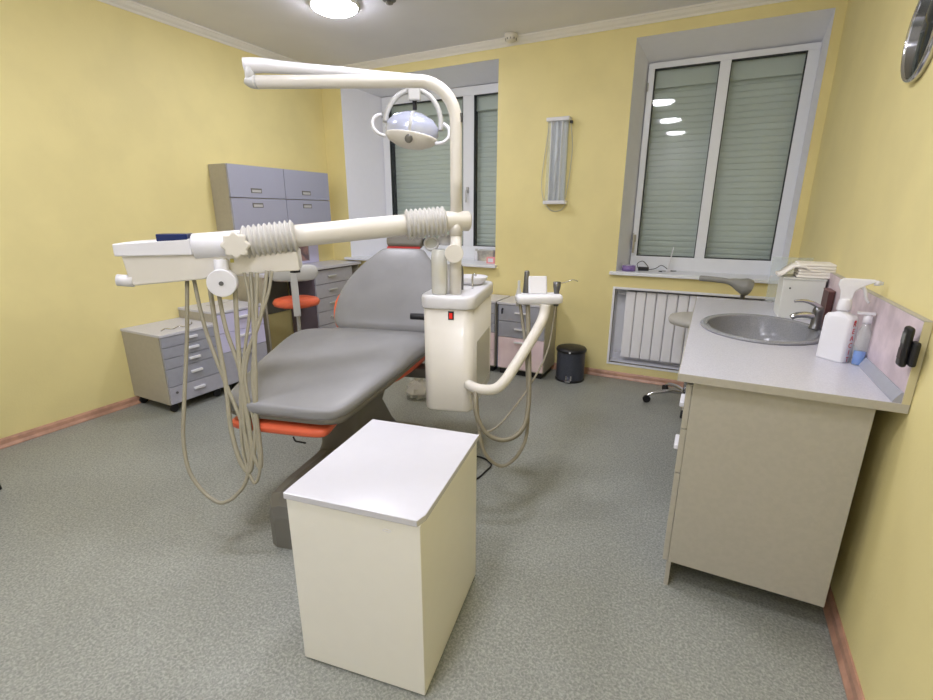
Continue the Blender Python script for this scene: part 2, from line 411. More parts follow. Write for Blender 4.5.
# splash panel with picture
box_o = box('back_panel', LAV, None, -3.752, -3.738, 2.83, 3.87, .893, 1.24)
tag(box_o, 'lavender panel on the left wall between desk and wall cabinets', 'panel')
t = thing('picture_card', 'small dusky pink picture card fixed to the lavender panel over the desk', 'picture', (-3.738, 3.62, .995))
obj('card', G().box(0, .004, -.10, .10, -.075, .075), mat('card_print', (176, 140, 134), .6, col2=(120, 104, 110), vscale=14), t)
obj('card_border', G().box(0, .003, -.125, -.10, -.08, .08).box(0, .003, .10, .112, -.08, .08).box(0, .003, -.125, .112, .075, .082), LAMBLUE, t)
# wall cabinets
for i, (y0, y1) in enumerate(((2.722, 3.296), (3.298, 3.868))):
    t = thing('wall_cabinet', ['lilac-grey two-door wall cabinet with exposed beige side, nearer of the pair', 'lilac-grey two-door wall cabinet nearer the windows, farther of the pair'][i], 'wall cabinet', (-3.75, y0, 1.25), 0, 'wall cabinets')
    L = y1 - y0
    box('body', BEIGE, t, 0, .205, 0, L, 0, .525)
    for k, (a, b) in enumerate(((0, .262), (.266, .525))):
        d = box('door', WALLCAB, t, .206, .224, .003, L - .002, a + .002, b - .001, .0012)
        hz = (b - .055) if k == 0 else (a + .06)
        g = G(); g.box(.223, .227, L * .45 - .055, L * .45 + .055, hz - .019, hz + .019)
        h = obj('handle', g, DARK, d, .001)
        obj('handle_recess', G().box(.2265, .2285, L * .45 - .046, L * .45 + .046, hz - .013, hz + .007), GPLAS, h)

# ------------------------------------------------------------------ stools
def star_base(parent, r, n, m, z=.075, hub=.03, cast=BLACK, a0=0):
    for k in range(n):
        a = a0 + 2 * PI * k / n; c, s = math.cos(a), math.sin(a)
        l = obj('base_leg', G().tube([(hub * .6 * c, hub * .6 * s, z + .02), (r * .45 * c, r * .45 * s, z + .025), (r * .85 * c, r * .85 * s, z + .003), (r * c, r * s, z - .022)], lambda t: .016 - .005 * t, 10, 5), m, parent)
        obj('caster', G().cyl((r * c - .012 * s, r * s + .012 * c, .028), (r * c + .012 * s, r * s - .012 * c, .028), .028), cast, l)
t = thing('dentist_stool', 'orange round-seated stool with grey backrest standing in the knee space of the left desk', 'stool', (-3.13, 2.93, 0), math.radians(46))
obj('seat', G().lathe([(.001, .625), (.15, .625), (.185, .635), (.195, .66), (.18, .685), (.14, .695), (.001, .698)], seg=40), ORANG, t)
pad_g = G(); pad(pad_g, smooth_stations([(-.205, .868, .10, .004), (-.205, .872, .15, .018), (-.212, .91, .185, .024), (-.215, .95, .19, .022), (-.21, .985, .17, .016), (-.207, .992, .13, .004)], 3))
obj('backrest', pad_g, GPLAS, t)
obj('backrest_bar', G().rbox((0, -.235, .77), (.055, .012, .36)).rbox((0, -.15, .585), (.055, .18, .012)), GPLAS, t, .004)
obj('column', G().cyl((0, 0, .08), (0, 0, .35), .028).cyl((0, 0, .35), (0, 0, .625), .016), GPLAS, t)
star_base(t, .25, 5, DARK)
t = thing('dentist_stool', 'grey dentist stool with chrome star base behind the far end of the counter', 'stool', (-.03, 3.73, 0))
obj('seat', G().lathe([(.001, .62), (.14, .62), (.178, .63), (.19, .655), (.178, .68), (.14, .69), (.001, .69)], seg=40), RIB, t)
obj('column', G().cyl((0, 0, .08), (0, 0, .35), .026).cyl((0, 0, .35), (0, 0, .62), .014), CHROME, t)
obj('armrest_post', G().tube([(.06, .02, .63), (.22, .02, .64), (.262, 0, .70), (.262, -.005, .90)], .014, 10, 5), STEEL, t)
obj('torso_armrest', G().tube([(-.02, -.03, .962), (.05, -.03, .960), (.13, -.03, .955), (.19, -.025, .945), (.235, -.02, .930), (.275, -.015, .918), (.292, -.01, .912)],
    lambda u: .019 + .038 * max(0, min(1, (u - .42) / .35)) - (.022 if u > .98 else 0) - (.006 if u < .02 else 0), 20, 6), mat('mid_grey_rubber', (150, 150, 146), .45), t)
star_base(t, .28, 5, CHROME, a0=math.radians(197))

# ------------------------------------------------------------------ pink cabinets by the back wall
def pink_cab(loc, lab, rows, lock):
    t = thing('drawer_cabinet', lab, 'cabinet', loc)
    W, L, Hc = .435, .34, .655
    box('body', SIDEG, t, 0, W, .02, L, .05, Hc - .018)
    box('frame_edge', mat('slate_edge', (92, 98, 116), .4), t, .0, .012, .012, .02, .05, Hc - .018, .001)
    box('top_panel', CTOP, t, -.004, W + .004, -.004, L + .004, Hc - .018, Hc)
    z = Hc - .022; tot = z - .06
    for f, m in rows:
        h = f * tot
        d = box('drawer', m, t, .014, W - .004, 0, .018, z - h + .005, z, .0015)
        handle_bar(d, 0, W * .52, z - .035 if m is PINK else z - h * .42, .12, WPLAS, .02, .014, axis='x')
        if lock and z > Hc - .03:
            k = obj('lock', G().cyl((.05, -.004, z - .035), (.05, 0, z - .035), .008, seg=12), BLACK, d)
            obj('key', G().box(.045, .052, -.02, -.004, z - .075, z - .03), BLACK, k)
        z -= h
    box('plinth', BLACK, t, .02, W - .02, .03, L - .02, 0, .05)
pink_cab((-1.60, 3.75, 0), 'cabinet with two grey drawers over a tall pink one, beside the pedal bin', [(.25, LAMBLUE), (.25, LAMBLUE), (.50, PINK)], True)
pink_cab((-2.06, 3.755, 0), 'cabinet with three grey and two pink drawers half hidden behind the white dental unit', [(.16, LAMBLUE), (.15, LAMBLUE), (.15, LAMBLUE), (.27, PINK), (.27, PINK)], False)
# pedal bin
t = thing('pedal_bin', 'slate-grey round pedal bin with black lid standing against the back wall', 'bin', (-.965, 3.905, 0))
obj('bucket', G().lathe([(.118, .0), (.12, .012), (.12, .25), (.122, .262)], seg=40), BIN, t)
obj('lid', G().lathe([(.127, .258), (.129, .275), (.12, .288), (.07, .30), (.001, .303)], seg=40), BLACK, t)
obj('base_ring', G().lathe([(.124, 0), (.124, .014), (.12, .018)], seg=40), BLACK, t)
obj('pedal', G().rbox((.02, -.135, .022), (.045, .04, .012)).rbox((0.0, -.123, .045), (.012, .01, .04)).rbox((.04, -.123, .045), (.012, .01, .04)), CHROME, t, .002)
obj('lid_button', G().cyl((.02, -.128, .272), (.02, -.134, .272), .008, seg=12), WPLAS, t)

# ------------------------------------------------------------------ radiator in the niche
t = thing('radiator', 'white aluminium sectional radiator in the recess under the right window', 'radiator', (-.595, 4.155, .19))
for k in range(12):
    g = G(); x0 = k * .082
    g.prism(rrect(x0, x0 + .078, 0, .07, .012, 3), 0, .575)
    obj('radiator_section', g, RADM, t, .004)
obj('pipe', G().cyl((-.06, .05, .03), (.0, .05, .03), .012).cyl((-.06, .05, .545), (.0, .05, .545), .012), WPLAS, t)

# ------------------------------------------------------------------ UV wall lamp
t = thing('wall_uv_lamp', 'long vertical germicidal lamp with clear cover hanging on the middle yellow wall', 'wall lamp', (-1.23, YB, 1.47))
obj('back_plate', G().box(-.07, .07, -.02, -.002, .02, .655), WPLAS, t, .003)
obj('end_cap', G().box(-.095, .095, -.085, -.002, .0, .028), WPLAS, t, .004)
obj('end_cap', G().box(-.095, .095, -.085, -.002, .64, .668), WPLAS, t, .004)
obj('uv_tube', G().cyl((-.01, -.045, .03), (-.01, -.045, .64), .013), TUBEM, t)
obj('reflector', G().box(.03, .036, -.07, -.02, .03, .64).box(-.056, -.05, -.07, -.02, .03, .64), WPLAS, t)
obj('clear_cover', G().prism(rrect(-.085, .085, -.082, -.022, .02, 4), .028, .64), clear('uv_cover', (240, 240, 248), density=.15, rough=.25), t)
g = G(); g.tube([(-.01, -.062, .10), (0.0, -.06, .2), (-.012, -.062, .3), (.012, -.06, .4), (0, -.06, .48), (.014, -.06, .52)], .0035, 8, 5)
obj('inner_wire', g, GPLAS, t)
obj('corner_socket', G().rbox((.105, -.05, .628), (.02, .03, .02)), BLACK, t, .002)
obj('cord', G().tube([(.10, -.05, .62), (.115, -.02, .45), (.105, -.015, .25), (.085, -.02, .08), (.07, -.02, .0)], .003, 8, 6), GPLAS, t)
obj('cord', G().tube([(-.09, -.02, .60), (-.115, -.012, .42), (-.135, -.012, .22), (-.12, -.012, .06), (-.05, -.012, -.045), (.04, -.012, -.05), (.085, -.012, .0)], .003, 8, 6), GPLAS, t)

# ------------------------------------------------------------------ window sill things
t = thing('tape_roll', 'purple tape roll at the left end of the right window sill', 'tape', (-.60, 4.20, .931))
obj('roll', G().lathe([(.032, 0), (.055, 0), (.055, .045), (.032, .045), (.032, 0)], seg=32, cap=False), PURP, t)
obj('core', G().lathe([(.028, .002), (.032, .002), (.032, .043), (.028, .043), (.028, .002)], seg=24, cap=False), WPLAS, t)
t = thing('power_adapter', 'small black power adapter with thin cable on the right window sill', 'adapter', (-.49, 4.27, .931))
obj('adapter_body', G().rbox((0, 0, .016), (.085, .04, .03), rz=.1), BLACK, t, .005)
obj('cable', G().tube([(.04, 0, .012), (.09, .01, .02), (.13, .05, .045), (.16, .08, .03), (.20, .06, .006), (.25, .05, .005), (.13, -.02, .005), (.15, -.05, .004)], .003, 8, 8), BLACK, t)
obj('cable', G().tube([(-.04, 0, .012), (-.06, .05, .05), (-.02, .09, .07), (.03, .09, .02)], .003, 8, 8), BLACK, t)
t = thing('antenna', 'thin white upright antenna leaning on the right window sill', 'antenna', (-.30, 4.29, .931))
obj('base', G().lathe([(.022, 0), (.022, .01), (.01, .016)], seg=20), WPLAS, t)
obj('rod', G().cyl((0, 0, .012), (.022, .02, .20), .006, .004, seg=12), WPLAS, t)
t = thing('small_bottle', 'small white bottle on the left window sill beside a carton', 'bottle', (-2.12, 4.40, .931))
obj('bottle_body', G().lathe([(.022, 0), (.024, .004), (.024, .075), (.012, .088), (.01, .10)], seg=20), WPLAS, t)
obj('cap', G().lathe([(.013, .098), (.013, .118), (.001, .119)], seg=20), GPLAS, t)
t = thing('carton', 'beige and grey carton standing on the left window sill', 'box', (-2.02, 4.42, .931))
obj('carton_body', G().rbox((0, 0, .05), (.17, .07, .10)), mat('carton_card', (204, 198, 178), .6, col2=(150, 148, 140), vscale=9), t, .002)
obj('lid_flap', G().rbox((0, 0, .104), (.175, .075, .008)), GPLAS, t, .002)
t = thing('pink_box', 'small pink and red box in front of the carton on the left sill', 'box', (-1.875, 4.22, .931), .1)
obj('box_body', G().rbox((0, 0, .03), (.085, .05, .06)), mat('pink_card', (236, 160, 160), .6), t, .002)
obj('box_label', G().rbox((0, -.0255, .03), (.05, .001, .035)), WPLAS, t)
t = thing('red_packet', 'flat red packet behind the pink box on the left window sill', 'packet', (-1.86, 4.36, .931))
obj('packet_body', G().rbox((0, 0, .05), (.07, .02, .10)), mat('red_card', (190, 90, 84), .6), t, .002)
obj('packet_label', G().rbox((0, -.0105, .06), (.04, .001, .03)), WPLAS, t)

# ------------------------------------------------------------------ counter
t = thing('counter_cabinet', 'beige-grey base cabinet run carrying the sink worktop along the right wall', 'cabinet', (0, 0, 0))
CX0, CX1, CY0, CY1, CZ0, CZ1 = .004, .497, 1.708, 3.385, .113, .852
box('side_panel', SIDEG, t, CX0, CX1, CY0, CY0 + .018, CZ0, CZ1, .001)
box('side_panel', SIDEG, t, CX0, CX1, CY1 - .018, CY1, CZ0, CZ1, .001)
box('back_panel', SIDEG, t, CX1 - .01, CX1, CY0 + .018, CY1 - .018, CZ0, CZ1, .0)
box('bottom_panel', SIDEG, t, CX0, CX1 - .01, CY0 + .018, CY1 - .018, CZ0, CZ0 + .018, .0)
ys = [CY0, CY0 + .45, CY0 + 1.06, CY1]
for i in range(3):
    a, b = ys[i] + .002, ys[i + 1] - .002
    if i == 0:
        for z0, z1 in ((.669, .832), (.494, .665)):
            d = box('drawer', SIDEG, t, -.016, .003, a, b, z0, z1, .001)
            handle_bar(d, 0, 0, 0, 0.001, WPLAS) if False else obj('handle', G().box(-.032, -.016, a + .10, a + .20, z0 + (z1 - z0) * .24, z0 + (z1 - z0) * .24 + .02), WPLAS, d, .004)
        d = box('door', SIDEG, t, -.016, .003, a, b, CZ0 + .002, .490, .001)
    else:
        d = box('door', SIDEG, t, -.016, .003, a, b, CZ0 + .002, .832, .001)
        obj('handle', G().box(-.036, -.016, a + .05, a + .17, .74, .765), WPLAS, d, .004)
box('plinth', SIDEG, t, .0, .016, CY0 + .004, CY1, 0, CZ0 - .002, .001)
for x, y in ((.08, 1.90), (.42, 1.90), (.08, 2.5), (.42, 2.5), (.08, 3.3), (.42, 3.3)):
    obj('foot', G().cyl((x, y, 0), (x, y, CZ0), .024, .018), BLACK, t)
# worktop with an oval hole
SX, SY, SA, SB = .252, 2.55, .225, .290
X0, X1, Y0, Y1, Z0, Z1 = -.043, .558, 1.676, 3.40, .853, .879
g = G(); N = 64
angs = sorted([2 * PI * k / N for k in range(N)] + [math.atan2(y - SY, x - SX) % (2 * PI) for x in (X0, X1) for y in (Y0, Y1)])
def edge_pt(a):
    c, s = math.cos(a), math.sin(a); ts = []
    if abs(c) > 1e-9: ts.append(((X1 if c > 0 else X0) - SX) / c)
    if abs(s) > 1e-9: ts.append(((Y1 if s > 0 else Y0) - SY) / s)
    k = min(ts); return SX + c * k, SY + s * k
def ell_pt(a):
    c, s = math.cos(a), math.sin(a); k = 1 / math.sqrt((c / SA) ** 2 + (s / SB) ** 2); return SX + c * k, SY + s * k
lo = [[g.bm.verts.new((*f(a), z)) for a in angs] for f in (edge_pt, ell_pt) for z in (Z0, Z1)]
n = len(angs)
for i in range(n):
    j = (i + 1) % n
    g.face([lo[1][i], lo[1][j], lo[3][j], lo[3][i]]); g.face([lo[0][i], lo[2][i], lo[2][j], lo[0][j]])
    g.face([lo[0][i], lo[0][j], lo[1][j], lo[1][i]]); g.face([lo[2][i], lo[3][i], lo[3][j], lo[2][j]])
t = thing('worktop', 'light grey counter worktop with beige front edge holding the oval sink', 'worktop')
obj('top_slab', g, CTOP, t)
box('edge_band', SIDEG, t, X0, X1, Y0 - .003, Y0, Z0 - .001, Z1, .0008)
box('edge_band', SIDEG, t, X0 - .003, X0, Y0 - .003, Y1, Z0 - .001, Z1, .0008)
# sink
t = thing('sink', 'oval grey composite sink set into the worktop', 'sink', (SX, SY, Z1))
q = SB / SA
obj('rim', G().lathe([(.224, -.001), (.252, 0), (.255, .006), (.248, .012), (.232, .012), (.222, .004), (.222, -.01), (.224, -.001)], seg=64, sy=1.225, cap=False), SINKM, t)
obj('bowl', G().lathe([(.2215, .008), (.2185, -.01), (.207, -.06), (.185, -.12), (.14, -.15), (.06, -.158), (.022, -.16), (.022, -.165), (.065, -.164), (.145, -.156), (.19, -.126), (.213, -.06), (.223, -.01), (.2235, .004), (.2215, .008)], seg=64, sy=1.225, cap=False), SINKM, t)
obj('drain', G().lathe([(.03, -.158), (.032, -.154), (.02, -.153), (.001, -.156)], seg=24), CHROME, t)
# faucet
t = thing('faucet', 'dark chrome single-lever tap at the wall side of the sink', 'faucet', (.468, 2.60, Z1 + .0125), math.radians(8))
obj('tap_body', G().lathe([(.026, 0), (.026, .006), (.021, .012), (.02, .07), (.022, .085), (.018, .10), (.001, .104)], seg=24), STEEL, t)
obj('spout', G().tube([(.0, 0, .055), (-.04, 0, .062), (-.08, 0, .058), (-.10, 0, .045)], lambda u: .016 - .004 * u, 14, 5), CHROME, t)
obj('lever', G().tube([(.005, 0, .098), (-.03, 0, .118), (-.065, 0, .126), (-.10, 0, .122)], lambda u: .011 - .005 * u, 12, 5), CHROME, t)
# splashback
g = G(); g.box(.539, .558, 1.676, 3.40, .879, 1.118)
t = thing('splashback', 'pink marbled laminate splashback running along the wall behind the sink', 'splashback')
obj('panel', g, SPL, t)
box('edge_band', YEL and mat('cream_edge', (204, 196, 158), .4), t, .539, .558, 1.673, 1.676, .879, 1.118, 0)
box('top_edge', SIDEG, t, .538, .5585, 1.673, 3.40, 1.118, 1.1205, 0)
obj('sealing_strip', extrude_profile([(0, .879), (0, .912), (.004, .912), (.020, .884), (.020, .879)], (.539, 1.678), (.539, 3.40), (-1, 0)), LAMBLUE, t)
# black device in cradle on the splashback
t = thing('wall_handset', 'black handset clipped to the near end of the pink splashback', 'handset', (.5385, 1.665, 1.045))
obj('cradle', G().box(-.016, 0, -.022, .012, -.05, .02), BLACK, t, .006)
obj('handset_body', G().rbox((-.024, .012, 0), (.018, .04, .115)), BLACK, t, .009, 3)
obj('display', G().rbox((-.0332, .012, .025), (.001, .026, .03)), mat('grey_display', (110, 112, 108), .2), t)
obj('keypad', G().rbox((-.0332, .012, -.02), (.001, .024, .03)), mat('dark_keys', (60, 48, 50), .5), t)
# acrylic guard at far end
t = thing('acrylic_guard', 'clear acrylic guard standing at the far end of the worktop', 'guard')
obj('screen', G().box(.335, .536, 3.380, 3.386, .880, 1.15), CLEARP, t, .001)
obj('screen_foot', G().box(.345, .37, 3.365, 3.397, .879, .886).box(.50, .525, 3.365, 3.397, .879, .886), GPLAS, t)
# dispenser box with towels
t = thing('towel_dispenser', 'white metal dispenser box behind the tap carrying folded paper towels', 'dispenser', (.347, 2.88, .879))
obj('housing', G().box(.003, .180, 0, .20, 0, .198), mat('dispenser_white', (226, 228, 222), .35), t, .004)
obj('lid', G().box(0, .183, -.003, .203, .198, .206), mat('dispenser_lid', (214, 216, 212), .3), t, .002)
obj('lock', G().cyl((.035, -.003, .155), (.035, 0, .155), .004, seg=12), BLACK, t)
t = thing('sink_side_box', 'dark brown box against the splashback between tap and white dispenser', 'box', (.511, 2.70, .879))  # brown slab stands in for the shaded splashback beside the dispenser
obj('box_body', G().box(0, .025, 0, .12, 0, .17), mat('dark_brown', (84, 52, 50), .5), t, .002)
obj('box_edge', G().box(-.001, .026, -.001, .121, .17, .174), mat('brown_edge', (120, 84, 80), .5), t)
t = thing('paper_towels', 'thick folded stack of cream paper towels on the dispenser, right of the loose sheet', 'paper towels', (.473, 2.90, 1.085))
for k in range(5):
    obj('towel', G().rbox((.01 + .003 * (k % 2), .085, .008 + k * .0145), (.155, .17, .0138), rz=.03 * ((k % 3) - 1)), TOWEL, t, .006, 3)
g = G(); R = []
for i in range(9):
    x = -.12 + .17 * i / 8; z = [0.0, .008, .03, .05, .052, .05, .036, .03, .028][i]
    R.append((x, z))
g.rings([[(x, y + .01 * math.sin(i), z + .0 + dz) for (y, dz) in ((0, 0), (.15, 0), (.15, .012), (0, .012))] for i, (x, z) in enumerate(R)], smooth=True)
tag(obj('loose_towel', g, TOWEL), 'crumpled paper towel lying left of the folded stack on the dispenser', 'paper towel'); bpy.data.objects['loose_towel'].location = (.445, 2.90, 1.0855)
t = thing('soap_carton', 'small pale pink carton standing right of the tap', 'box', (.518, 2.50, .879), 0)
obj('carton_body', G().rbox((0, 0, .05), (.03, .05, .10)), PINK, t, .002)
obj('carton_lid', G().rbox((0, 0, .103), (.031, .051, .006)), SPL, t, .001)
# spray bottle
t = thing('spray_bottle', 'large white trigger spray bottle with red print standing on the worktop', 'bottle', (.453, 2.112, .879), math.radians(-43))
def rr_ring(w, d, r, z, ox=0): return [(x + ox, y, z) for x, y in rrect(-w / 2, w / 2, -d / 2, d / 2, r, 5)]
g = G(); g.rings([rr_ring(.092, .052, .010, 0), rr_ring(.098, .052, .012, .006), rr_ring(.098, .052, .014, .13), rr_ring(.096, .052, .014, .158), rr_ring(.084, .048, .016, .170), rr_ring(.036, .036, .0175, .178), rr_ring(.034, .034, .0165, .19)])
obj('bottle_body', g, WPLAS, t)
obj('collar', G().lathe([(.021, .186), (.022, .19), (.019, .222), (.015, .228)], seg=24), WPLAS, t)
g = G()
g.rings([[(x, y, z) for x, y, z in ring] for ring in (
    [(-.016 + .032 * (k in (1, 2)), -.010 + .02 * (k in (2, 3)), .222) for k in range(4)],
    [(-.020 + .040 * (k in (1, 2)), -.011 + .022 * (k in (2, 3)), .255) for k in range(4)],
    [(-.030 + .070 * (k in (1, 2)), -.011 + .022 * (k in (2, 3)), .275) for k in range(4)],
    [(-.028 + .100 * (k in (1, 2)), -.010 + .020 * (k in (2, 3)), .292) for k in range(4)],
    [(-.018 + .088 * (k in (1, 2)), -.008 + .016 * (k in (2, 3)), .300) for k in range(4)])], smooth=False)
obj('trigger_head', g, WPLAS, t, .003)
obj('nozzle', G().cyl((.068, 0, .289), (.085, 0, .288), .009, seg=16).cyl((.084, 0, .288), (.092, 0, .288), .006, seg=16), WPLAS, t)
obj('trigger', G().tube([(.040, 0, .275), (.050, 0, .255), (.055, 0, .235), (.066, 0, .218)], lambda u: .006 - .002 * u, 8, 4), WPLAS, t)
text('red_lettering', 'R\nE\nA\nC\nI\nT', .026, REDT, t, (.0495, -.002, .078), (PI / 2, 0, PI / 2))
text('front_lettering', '•', .035, REDT, t, (.0495, -.002, .152), (PI / 2, 0, PI / 2))
for nm in ('trigger_head', 'nozzle', 'trigger'): bpy.data.objects[nm].rotation_euler = (0, 0, math.radians(38))
# blue liquid bottle
t = thing('blue_bottle', 'small clear bottle of blue liquid behind the white spray bottle', 'bottle', (.518, 2.072, .879))
obj('liquid', G().lathe([(.001, .002), (.016, .002), (.017, .006), (.017, .05), (.001, .05)], seg=24), BLUEL, t)
obj('bottle_shell', G().lathe([(.018, 0), (.0195, .005), (.0195, .12), (.012, .14), (.011, .155)], seg=24), CLEARP, t)
obj('sprayer_cap', G().lathe([(.013, .152), (.013, .175), (.008, .18), (.008, .19), (.001, .191)], seg=20).rbox((-.008, -.004, .187), (.05, .012, .008)), WPLAS, t)
# round mirror
t = thing('wall_mirror', 'round dark-faced mirror with thin silver frame high on the right wall', 'mirror', (XR, 2.335, 1.993))
obj('glass_face', G().lathe([(.143, 0), (.143, .018), (.001, .018)], seg=64, axis=(-1, 0, 0)), MIRR, t)
obj('frame', G().lathe([(.142, .0), (.153, 0), (.155, .012), (.153, .024), (.147, .027), (.142, .022), (.142, 0)], seg=64, axis=(-1, 0, 0), cap=False), CHROME, t)

# ------------------------------------------------------------------ white box cabinet in the foreground
t = thing('white_cabinet', 'plain white cabinet with glossy lid standing on the floor in the foreground', 'cabinet', (-.845, 1.127, 0), math.radians(9))
box('body', BOXW, t, -.212, .212, -.262, .262, .006, .600, .002)
g = G(); g.prism([(-.216, -.268), (.206, -.268), (.218, -.235), (.218, .268), (-.218, .268), (-.218, -.235), ], .600, .620)
obj('lid', g, BOXT, t, .002)
obj('base_edge', G().box(-.205, .205, -.255, .255, 0, .006), BLACK, t)
obj('maker_mark', G().tube([(.10, -.2628, .565), (.11, -.2628, .569), (.125, -.2628, .566), (.118, -.2628, .561), (.10, -.2628, .563)], .0008, 6, 4), WPLAS, t)

# ------------------------------------------------------------------ dental chair (local frame: y along the chair, x to its right)
A = math.radians(14)
t = thing('dental_chair', 'grey upholstered dental chair with orange shell in the middle of the room', 'dental chair', (-1.49, 1.27, 0), A)
cush = [(-.035, .616, .06, .004, -.02), (-.030, .616, .17, .018, -.02), (-.018, .617, .235, .027, -.02), (.01, .620, .266, .030, -.016), (.06, .625, .288, .032, -.018), (.18, .638, .316, .034, -.022), (.35, .660, .352, .036, -.022), (.52, .687, .378, .038, -.015), (.66, .708, .398, .040, -.008), (.78, .715, .40, .042, -.005), (.88, .700, .37, .042, 0), (.98, .676, .34, .042, 0), (1.10, .670, .31, .040, 0), (1.16, .672, .27, .030, 0), (1.18, .674, .2, .01, 0)]
g = G(); pad(g, smooth_stations(cush, 3), 40, 5)
seat = obj('seat_cushion', g, LEATH, t)
edge = [(y - (.004 if y < .0 else 0), z - .030, hw * .985, .024, xo) for y, z, hw, ht, xo in cush if .0 <= y <= .9 or y == -.018]
edge[0] = (-.024, edge[0][1], .21, .010, -.01)
g = G(); pad(g, smooth_stations(edge, 3), 40, 6); obj('cushion_edge', g, LEATHE, seat)
g = G(); pad(g, smooth_stations([(-.03, .530, .16, .006, -.035), (-.022, .531, .20, .018, -.035), (.0, .533, .225, .022, -.035), (.06, .539, .225, .022, -.035), (.16, .538, .20, .02, -.03), (.22, .546, .14, .012, -.03)], 3), 32, 5)
obj('footrest_shell', g, ORANG, t)
g = G(); pad(g, smooth_stations([(.40, .600, .22, .008), (.46, .605, .30, .022), (.60, .622, .345, .030), (.80, .632, .36, .034), (1.0, .615, .335, .034), (1.14, .61, .28, .024), (1.2, .61, .2, .006)], 3), 32, 5)
obj('seat_shell', g, ORANG, t)
g = G(); pad(g, smooth_stations([(.10, .56, .12, .01), (.25, .565, .19, .02), (.55, .57, .24, .03), (.85, .575, .27, .035), (1.1, .58, .22, .03)], 3), 24, 4)
obj('under_tray', g, DARK, t)
obj('release_strap', G().tube([(.03, .0, .496), (.045, -.01, .484), (.06, .0, .476), (.085, .0, .474)], .004, 8, 4), BLACK, t)
back = [(1.04, .690, .22, .006), (1.045, .700, .28, .030), (1.075, .735, .325, .042), (1.14, .80, .345, .046), (1.22, .885, .345, .046), (1.30, .97, .315, .044), (1.38, 1.055, .25, .042), (1.44, 1.115, .185, .038), (1.472, 1.148, .15, .028), (1.482, 1.158, .11, .008)]
g = G(); pad(g, smooth_stations(back, 4), 40, 4.5)
bk = obj('backrest', g, LEATH, t)
g = G(); pad(g, smooth_stations([(y + .042, z - .036, hw + (.012, .012, .02, .045, .055, .02, 0, 0, 0, 0)[i], ht * .6) for i, (y, z, hw, ht) in enumerate(back)], 3), 32, 4)
obj('back_shell', g, ORANG, bk)
g = G(); pad(g, smooth_stations([(1.485, 1.172, .08, .006), (1.49, 1.178, .115, .028), (1.51, 1.205, .13, .034), (1.535, 1.24, .13, .034), (1.555, 1.265, .10, .026), (1.56, 1.271, .06, .006)], 3), 28, 4)
hr = obj('headrest', g, LEATHE, t)
obj('headrest_strap', G().rbox((0, 1.472, 1.168), (.235, .03, .012), rx=.8), mat('red_vinyl', (186, 60, 58), .4), hr, .006)
obj('headrest_bar', G().rbox((0, 1.50, 1.14), (.05, .012, .12), rx=-.75), CHROME, hr, .002)
obj('headrest_knob', G().cyl((.12, 1.52, 1.21), (.15, 1.52, 1.21), .025), BLACK, hr)
# armrest at the right, dark bar
obj('armrest_bracket', G().tube([(.27, .82, .853), (.34, .83, .85), (.40, .84, .84), (.43, .86, .78), (.41, .92, .66)], .018, 10, 4), BLACK, t)
# lift column and base
g = G()
g.rings([[(x, y, z) for x, y in rrect(-w, w, y0, y1, .05, 4)] for z, w, y0, y1 in ((.12, .16, .42, .95), (.22, .13, .44, .88), (.38, .115, .42, .78), (.55, .15, .38, .85))])
obj('lift_column', g, LEATHE, t)
g = G()
S = [(-.085, .004, .11, .09), (-.082, .15, .115, 0), (-.07, .20, .14, .06), (-.02, .235, .170, 0), (.12, .235, .18, 0), (.35, .215, .19, 0), (.6, .18, .23, 0), (.85, .14, .26, 0), (1.05, .10, .25, 0), (1.12, .05, .2, 0)]
R = []
for y, h, w, _ in S:
    h = max(h, .03); w -= .015; o_ = .045; R.append([(o_ - w, y, 0.0), (o_ - w, y, h * .72), (o_ - w * .9, y, h * .93), (o_ - w * .6, y, h), (o_ + w * .6, y, h), (o_ + w * .9, y, h * .93), (o_ + w, y, h * .72), (o_ + w, y, 0.0)])
g.rings(R, smooth=False)
obj('base_cover', g, DARK, t, .02, 3)
obj('base_plate', G().prism(rrect(-.10, .20, -.05, 1.15, .05, 5), 0, .012), BLACK, t)
# clear bag on the floor beside the base
g = G(); rnd = random.Random(3)
R = []
for i, (r, z) in enumerate([(.05, 0), (.085, .01), (.10, .05), (.09, .09), (.06, .12), (.03, .14), (.045, .17)]):
    R.append([(r * (1 + .28 * rnd.uniform(-1, 1)) * math.cos(2 * PI * k / 18), r * (1 + .28 * rnd.uniform(-1, 1)) * math.sin(2 * PI * k / 18), z) for k in range(18)])
g.rings(R, smooth=False)
o = tag(obj('plastic_bag', g, CLEARM), 'crumpled clear plastic bag on the floor under the right side of the dental chair', 'plastic bag'); o.location = (-1.92, 2.95, 0)

# ------------------------------------------------------------------ dental unit (own local frame for the cabinet)
t = thing('dental_unit', 'cream white dental unit column with lamp arm, instrument arm and cuspidor', 'dental unit', (0, 0, 0))
UF = Matrix.Translation((-1.05, 1.865, 0)) @ Matrix.Rotation(A, 4, 'Z')
def U(x, y, z): return UF @ Vector((x, y, z))
ul = rrect(-.122, .122, 0, .54, .05, 6)
g = G(); g.rings([[(x * k, (y - .27) * k2 + .27, z) for x, y in ul] for z, k, k2 in ((.466, .95, .98), (.470, .985, .995), (.478, 1, 1), (.975, 1, 1))]); g.xf(UF)
body = obj('unit_body', g, ENAM, t)
ul2 = rrect(-.13, .13, -.010, .55, .055, 6)
g = G(); g.rings([[(x * k, (y - .27) * k2 + .27, z) for x, y in ul2] for z, k, k2 in ((.975, .985, .99), (.980, 1, 1), (1.020, 1, 1), (1.03, .985, .992), (1.035, .95, .975))]); g.xf(UF)
obj('unit_cap', g, WPLAS, t)
